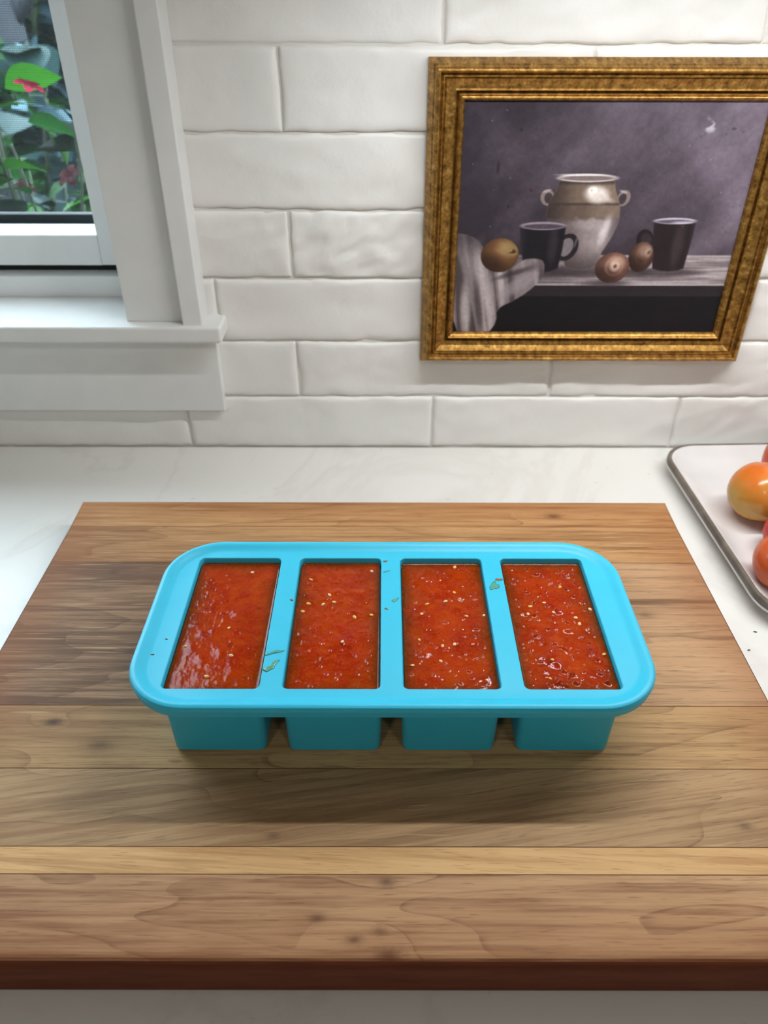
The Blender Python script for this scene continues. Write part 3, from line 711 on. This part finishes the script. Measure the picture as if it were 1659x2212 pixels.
# apples
def apple(cx, cy, rx, ry, base, light, lx, ly, dx, dy, dcol, pale=0.0):
    m = ell(cx, cy, rx, ry, .9); paint(m, np.array(base) * .62)
    paint(ell(cx + lx, cy + ly, rx * .78, ry * .78, rx * .9) * m, base, .95); paint(ell(cx + lx * 1.6, cy + ly * 1.5, rx * .42, ry * .42, rx * .6) * m, light, .8)
    paint(ell(cx - rx * .5, cy + ry * .55, rx * .8, ry * .6, rx * .6) * m, (38, 24, 20), .55)
    paint(ell(dx, dy, rx * .26, ry * .34, 4.0) * m, dcol, .7); paint(ell(dx + .4, dy + .6, rx * .10, ry * .13, 1.6, 25) * m, np.array(base) * .6, .8)
    paint(ell(cx + rx * .1, cy - ry * .1, rx * .55, ry * .62, 3) * (1 - ell(cx + rx * .12, cy - ry * .06, rx * .42, ry * .5, 3)) * m, light, .35 * pale)
apple(38.3, 120.3, 16.6, 14.8, (122, 84, 56), (162, 138, 92), 3, -4, 50.0, 116.2, (150, 124, 78))
paint(ell(49.6, 117.6, 3.2, .7, .8, -12), (48, 34, 26), .9)
apple(163.0, 121.6, 11.0, 13.2, (96, 66, 54), (150, 122, 106), 1, -4, 168.8, 117.0, (188, 164, 146), .6)
apple(139.2, 131.0, 15.2, 13.6, (124, 86, 74), (196, 160, 142), 2, -3, 141.2, 129.2, (216, 190, 174), 1.0)
# flecks and brush texture
for (x_, y_, a_, b_, c_) in ((30.8, 48.8, 1.3, 4.6, (42, 36, 42)), (47.1, 20.2, 1.4, 1.2, (46, 36, 44)), (59.9, 66.1, 1.5, 1.2, (72, 34, 34)), (14.2, 61.5, 1.0, .8, (70, 34, 36)), (218.5, 19.2, 2.0, 1.1, (74, 64, 70)), (34, 63, .9, .8, (72, 36, 38)), (42, 79, .8, 1.0, (30, 24, 30))):
    paint(ell(x_, y_, a_, b_, .8), c_, .85)
paint(ell(199, 16, 4.4, 6.5, 4) * sst(.4, .65, n3), (188, 184, 192), .9)
rs = random.Random(4)
for _ in range(70):
    paint(ell(rs.uniform(0, 242), rs.uniform(0, 118), rs.uniform(.3, .6), rs.uniform(.3, .6), .5), rs.choice(((38, 32, 38), (34, 28, 34), (150, 142, 150))), .6)
img = img * (1 + 0.12 * (fbm(pu / 2.2, pv / 2.2, 33, 2)[..., None] - .5)) + 5 * (fbm(pu / 9, pv / 4, 35, 2)[..., None] - .5)
col = lin(np.clip(img, 0, 255))
me = grid_mesh('canvas', (0.0632 - FCX - 0.0004) + (pu - pu.min()) / 1000, np.full(pu.shape, -0.0050), 0.3185 - FCZ + 0.0008 - (pv - pv.min()) / 1000, col)
cv = link('painting', me, M['canvas'], fr, True); cv['label'] = 'oil-style still life print with stoneware jar, two dark mugs and three apples'
bm = bmesh.new(); bm_box(bm, 0.0630 - FCX, 0.3060 - FCX, -0.0046, -0.0010, 0.1275 - FCZ, 0.3198 - FCZ); from_bm('backing_board', bm, M['cabinet_paint'], fr)

# ------------------------------------------------------------ platter and tomatoes
plate = empty('platter', (0.455, 0.545, 0.0), R(2.0)); tag(plate, 'white rectangular platter with a grey-brown edge beside the cutting board', 'platter')
PHX, PHY, PRC = 0.178, 0.1270, 0.034
def pl2(ins, z, n=10): return [(x, y, z) for x, y in rr(PHX - ins, PHY - ins, PRC - ins * .6, n)]
bm = bmesh.new()
loft(bm, [pl2(0.036, 0.0006), pl2(0.030, 0.0006), pl2(0.028, 0.0020), pl2(0.012, 0.0074), pl2(0.0022, 0.0104), pl2(-0.0006, 0.0112), pl2(-0.0006, 0.0122), pl2(0.0010, 0.0128), pl2(0.0012, 0.0172), pl2(0.0030, 0.0184), pl2(0.0055, 0.0170), pl2(0.013, 0.0110), pl2(0.023, 0.0072), pl2(0.030, 0.0062), pl2(0.036, 0.0060)], True, True)
from_bm('dish', bm, M['plate_white'], plate, True)
bm = bmesh.new()
loops = [pl2(0.0009, 0.0129), pl2(0.0, 0.0130), pl2(-0.0003, 0.0150), pl2(0.0, 0.0178), pl2(0.0014, 0.0188), pl2(0.0032, 0.0187), pl2(0.0034, 0.0183), pl2(0.0009, 0.0172)]
loft(bm, loops + [loops[0]]); bmesh.ops.remove_doubles(bm, verts=bm.verts, dist=1e-6)
from_bm('edge_band', bm, M['plate_edge'], plate, True)
def tomato(cx, cy, r, sq, mat, label, rot, seed):
    bm = bmesh.new(); bmesh.ops.create_uvsphere(bm, u_segments=40, v_segments=26, radius=1.0)
    rnd = random.Random(seed); p1, p2 = rnd.random() * 6, rnd.random() * 6
    for v in bm.verts:
        x, y, z = v.co; a = math.atan2(y, x); rad = math.hypot(x, y)
        lob = 1 + 0.022 * math.cos(5 * a + p1) * rad + 0.018 * math.cos(3 * a + p2) * rad
        zz = z * sq
        if z > 0: zz -= 0.20 * math.exp(-(rad / 0.26) ** 2)
        else: zz += 0.07 * math.exp(-(rad / 0.25) ** 2)
        v.co = Vector((x * lob, y * lob, zz)) * r
    o = from_bm('tomato', bm, M[mat], None, True); e = Euler(rot)
    o.rotation_euler = e
    mn = min((e.to_matrix() @ v.co).z for v in o.data.vertices)
    o.location = (cx, cy, 0.0063 - mn); tag(o, label, 'tomato', 'tomatoes on the platter')
    bm = bmesh.new(); bmesh.ops.create_cone(bm, cap_ends=True, segments=12, radius1=r * .10, radius2=r * .05, depth=r * .10)
    s = from_bm('stem_scar', bm, M['stem'], o, True); s.location = (0, 0, r * (sq - 0.18)); s['label'] = 'greenish stem scar'
    return o
tomato(0.3290, 0.5575, 0.0290, 0.92, 'tomato_orange', 'large orange tomato on the platter, yellowish on its left side', (R(160), R(10), 0.4), 1)
tomato(0.3118, 0.4655, 0.0250, 0.92, 'tomato_coral', 'coral-orange tomato at the front corner of the platter', (R(150), R(-15), 1.2), 2)
tomato(0.3325, 0.5085, 0.0195, 0.92, 'tomato_red', 'red tomato between the large orange and the front coral tomato', (R(150), 0, 2.2), 3)
tomato(0.3800, 0.6120, 0.0275, 0.92, 'tomato_coral', 'orange-red tomato at the back of the platter', (R(155), R(8), 3.0), 4)

# ------------------------------------------------------------ crumbs
def crumb(x, y, z, L, W, H, ang, label, mat='crumb', seed=0):
    bm = bmesh.new(); bmesh.ops.create_icosphere(bm, subdivisions=2, radius=1.0); rnd = random.Random(seed)
    for v in bm.verts: v.co = Vector((v.co.x * L, v.co.y * W, v.co.z * H)) * rnd.uniform(.75, 1.15)
    o = from_bm('crumb', bm, M[mat], None, True); mn = min(v.co.z for v in o.data.vertices)
    o.location = (x, y, z - mn + 0.0001); o.rotation_euler = (0, 0, R(ang)); tag(o, label, 'crumb')
crumb(0.2760, 0.4180, 0.0, 0.0014, 0.0005, 0.0004, -15, 'tiny dark crumb on the counter just below the platter corner', seed=1)
crumb(0.2640, 0.3990, 0.0, 0.0013, 0.0004, 0.0004, 0, 'tiny dark crumb on the counter nearest the cutting board', seed=2)
crumb(-0.2530, 0.3375, ZB, 0.0040, 0.0016, 0.0012, 40, 'small yellow-green scrap at the left edge of the cutting board', 'leaf_bright', 3)

# ------------------------------------------------------------ garden outside the window
g = box('ground', -14, 10, wy1 + 0.001, 16, -1.0, -0.55, M['soil']); tag(g, 'shaded garden ground outside the window', kind='structure')
def leaf_mesh(name, L, W, mat, fold=0.25, droop=0.3):
    bm = bmesh.new(); n = 8; rows = []
    for i in range(n + 1):
        q = i / n; w = W * math.sin(math.pi * q ** 0.85) ** 0.9 if 0 < i < n else 0.0006
        x = L * q; z = -droop * L * q * q
        rows.append([bm.verts.new((x, -w, z + fold * w)), bm.verts.new((x, -w * .5, z + fold * w * .35)), bm.verts.new((x, 0, z)), bm.verts.new((x, w * .5, z + fold * w * .35)), bm.verts.new((x, w, z + fold * w))])
    for a, b in zip(rows[:-1], rows[1:]):
        for i in range(4): bm.faces.new((a[i], a[i + 1], b[i + 1], b[i]))
    ret = bmesh.ops.solidify(bm, geom=bm.faces[:], thickness=0.0004)
    me = bpy.data.meshes.new(name); bm.to_mesh(me); bm.free(); me.materials.append(M[mat])
    me.polygons.foreach_set('use_smooth', [True] * len(me.polygons)); return me
LEAVES = {k: leaf_mesh('leaf', 0.062, 0.021, k) for k in ('leaf_bright', 'leaf_mid', 'leaf_dark', 'leaf_blue', 'leaf_haze')}
bm = bmesh.new()
for p in range(5):
    a = 2 * math.pi * p / 5
    prev = None
    for q, (rad, w, z) in enumerate(((0.002, 0.002, 0), (0.010, 0.007, 0.004), (0.018, 0.008, 0.004), (0.024, 0.002, 0.001))):
        cr = [bm.verts.new((rad * math.cos(a) - s_ * w * math.sin(a), rad * math.sin(a) + s_ * w * math.cos(a), z + abs(s_) * .001)) for s_ in (-1, 0, 1)]
        if prev:
            for i in range(2): bm.faces.new((prev[i], prev[i + 1], cr[i + 1], cr[i]))
        prev = cr
bmesh.ops.solidify(bm, geom=bm.faces[:], thickness=0.0004)
fm = bpy.data.meshes.new('flower'); bm.to_mesh(fm); bm.free(); fm.materials.append(M['petal_pink']); fm2 = fm.copy(); fm2.materials.clear(); fm2.materials.append(M['petal_red'])
def tube(bm, pts, r0, r1, n=6):
    loops = []
    for i, p in enumerate(pts):
        d = (Vector(pts[min(i + 1, len(pts) - 1)]) - Vector(pts[max(i - 1, 0)])).normalized(); a = d.orthogonal().normalized(); b = d.cross(a)
        r = r0 + (r1 - r0) * i / (len(pts) - 1)
        loops.append([tuple(Vector(p) + (a * math.cos(6.2832 * k / n) + b * math.sin(6.2832 * k / n)) * r) for k in range(n)])
    loft(bm, loops, True, True)
def shrub(name, x, y, zg, height, spread, nst, lps, mats, label, seed, flowers=0, scale=1.0, group='garden shrubs outside the window', hand=()):
    rnd = random.Random(seed); root = empty(name, (x, y, zg)); tag(root, label, 'shrub', group)
    tips = []
    for s_ in range(nst):
        a = rnd.uniform(0, 6.28); ex, ey = math.cos(a) * spread * rnd.uniform(.3, 1), math.sin(a) * spread * rnd.uniform(.3, 1); hh = height * rnd.uniform(.6, 1.0)
        pts = []
        for i in range(8):
            q = i / 7; pts.append((ex * q ** 1.3 + rnd.uniform(-.01, .01), ey * q ** 1.3 + rnd.uniform(-.01, .01), hh * q))
        bm = bmesh.new(); tube(bm, pts, 0.006 * scale, 0.002 * scale); from_bm('stem', bm, M['stem'], root, True)
        for l in range(lps):
            q = rnd.uniform(.28, 1.0) ** .8; i = min(6, int(q * 7)); f_ = q * 7 - i; p = Vector(pts[i]).lerp(Vector(pts[i + 1]), f_)
            o = bpy.data.objects.new('leaf', LEAVES[rnd.choice(mats)]); COL.objects.link(o); o.parent = root; o.location = p
            o.rotation_euler = (rnd.uniform(-.5, .5), rnd.uniform(-.7, .5), rnd.uniform(0, 6.28)); k = scale * rnd.uniform(.6, 1.35); o.scale = (k, k, k)
        tips.append(Vector(pts[-1]))
    for f_ in range(flowers):
        o = bpy.data.objects.new('flower', fm if f_ % 2 == 0 else fm2); COL.objects.link(o); o.parent = root
        p = rnd.choice(tips); o.location = p * rnd.uniform(.7, 1.0) + Vector((rnd.uniform(-.05, .05), rnd.uniform(-.05, .02), rnd.uniform(-.02, .03)))
        o.rotation_euler = (rnd.uniform(.3, 1.3), rnd.uniform(-.5, .5), rnd.uniform(-1, 1)); k = rnd.uniform(.5, .8); o.scale = (k, k, k)
    for (lx, ly, lz, rx, ry, rz, k, mt) in hand:
        o = bpy.data.objects.new('leaf' if mt.startswith('leaf') else 'flower', LEAVES[mt] if mt.startswith('leaf') else {'petal_pink': fm, 'petal_red': fm2}[mt]); COL.objects.link(o); o.parent = root
        o.location = (lx - x, ly - y, lz - zg); o.rotation_euler = (R(rx), R(ry), R(rz)); o.scale = (k, k, k)
    return root
GZ = -0.55
HAND = [(-0.470, 1.08, 0.285, -50, -20, 20, 1.1, 'leaf_bright'), (-0.505, 1.08, 0.30, -50, 10, 200, 1.0, 'leaf_bright'), (-0.440, 1.08, 0.287, 10, 25, 0, .75, 'petal_pink'),
        (-0.492, 1.07, 0.262, 20, 10, 0, .5, 'petal_red'), (-0.428, 1.12, 0.175, 35, -20, 0, .8, 'petal_red'), (-0.485, 1.10, 0.165, 15, 30, 10, .6, 'petal_red'),
        (-0.46, 1.10, 0.245, -40, 5, 10, 1.0, 'leaf_mid'), (-0.45, 1.12, 0.235, -30, 30, -30, .9, 'leaf_bright')]
shrub('flowering_shrub', -0.50, 1.14, GZ, 0.86, 0.19, 19, 15, ['leaf_bright', 'leaf_bright', 'leaf_mid', 'leaf_dark'], 'leafy green shrub with pink and red flowers nearest the window', 2, 2, 0.85, hand=HAND)
shrub('flowering_shrub', -0.98, 1.15, GZ, 0.86, 0.20, 11, 25, ['leaf_bright', 'leaf_mid', 'leaf_dark'], 'green flowering shrub behind the left part of the window', 5, 7)
shrub('leafy_shrub', -0.64, 1.52, GZ, 0.78, 0.24, 14, 21, ['leaf_mid', 'leaf_mid', 'leaf_bright', 'leaf_dark', 'leaf_blue'], 'dark green leafy shrub behind the flowering one', 7, 3, 0.95)
shrub('leafy_shrub', -0.30, 1.50, GZ, 0.74, 0.22, 9, 20, ['leaf_mid', 'leaf_dark'], 'dark shrub hidden behind the right window casing', 9, 3, 1.1)
shrub('leafy_shrub', -0.95, 2.10, GZ, 0.80, 0.34, 14, 21, ['leaf_mid', 'leaf_dark', 'leaf_blue'], 'blue-green shrub farther back in the garden', 12, 0, 1.7)
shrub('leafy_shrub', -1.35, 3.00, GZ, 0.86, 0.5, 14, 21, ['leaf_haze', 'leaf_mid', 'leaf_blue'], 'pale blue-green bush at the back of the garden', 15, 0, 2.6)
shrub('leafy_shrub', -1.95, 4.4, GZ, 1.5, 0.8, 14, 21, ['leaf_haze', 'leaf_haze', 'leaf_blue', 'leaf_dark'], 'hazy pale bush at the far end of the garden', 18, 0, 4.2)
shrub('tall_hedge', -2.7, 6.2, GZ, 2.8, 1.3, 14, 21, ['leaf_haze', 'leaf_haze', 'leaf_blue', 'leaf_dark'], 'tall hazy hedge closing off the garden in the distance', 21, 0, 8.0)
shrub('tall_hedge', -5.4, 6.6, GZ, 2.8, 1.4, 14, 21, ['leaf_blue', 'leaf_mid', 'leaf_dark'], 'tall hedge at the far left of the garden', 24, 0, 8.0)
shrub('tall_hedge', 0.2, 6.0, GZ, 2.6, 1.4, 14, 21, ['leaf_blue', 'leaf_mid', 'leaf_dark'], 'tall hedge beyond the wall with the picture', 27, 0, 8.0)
for q, (sx, sy, sh, ss, sc, mats, lb) in enumerate((
        (-1.45, 1.55, 0.85, 0.26, 1.2, ['leaf_bright', 'leaf_mid', 'leaf_dark'], 'round green shrub left of the flowering shrubs'),
        (-1.95, 2.05, 0.95, 0.36, 1.7, ['leaf_mid', 'leaf_mid', 'leaf_dark'], 'spreading dark shrub toward the left side of the garden'),
        (-2.15, 3.05, 1.05, 0.5, 2.6, ['leaf_blue', 'leaf_mid', 'leaf_dark'], 'mid-distance shrub left of the tree trunk'),
        (-3.4, 3.2, 1.3, 0.5, 3.0, ['leaf_blue', 'leaf_mid', 'leaf_haze'], 'broad shrub at the left rear of the garden'),
        (-4.4, 4.2, 1.7, 0.5, 4.0, ['leaf_haze', 'leaf_blue', 'leaf_dark'], 'large hazy shrub in front of the left hedge'))):
    shrub('leafy_shrub', sx, sy, GZ, sh, ss, 11, 16, mats, lb, 40 + 3 * q, 0, sc)
tr = empty('garden_tree', (-1.52, 3.6, GZ)); tag(tr, 'grey tree trunk with a side branch far back in the garden', 'tree')
bm = bmesh.new(); tube(bm, [(0, 0, 0), (0.02, 0, .5), (0.0, 0, 1.0), (0.03, 0, 1.6), (0.0, .1, 2.6)], 0.09, 0.06, 10); from_bm('trunk', bm, M['bark'], tr, True)
bm = bmesh.new(); tube(bm, [(0, 0, .75), (0.22, 0, 1.0), (0.5, .05, 1.3), (0.8, .1, 1.8)], 0.04, 0.02, 8); from_bm('branch', bm, M['bark'], tr, True)
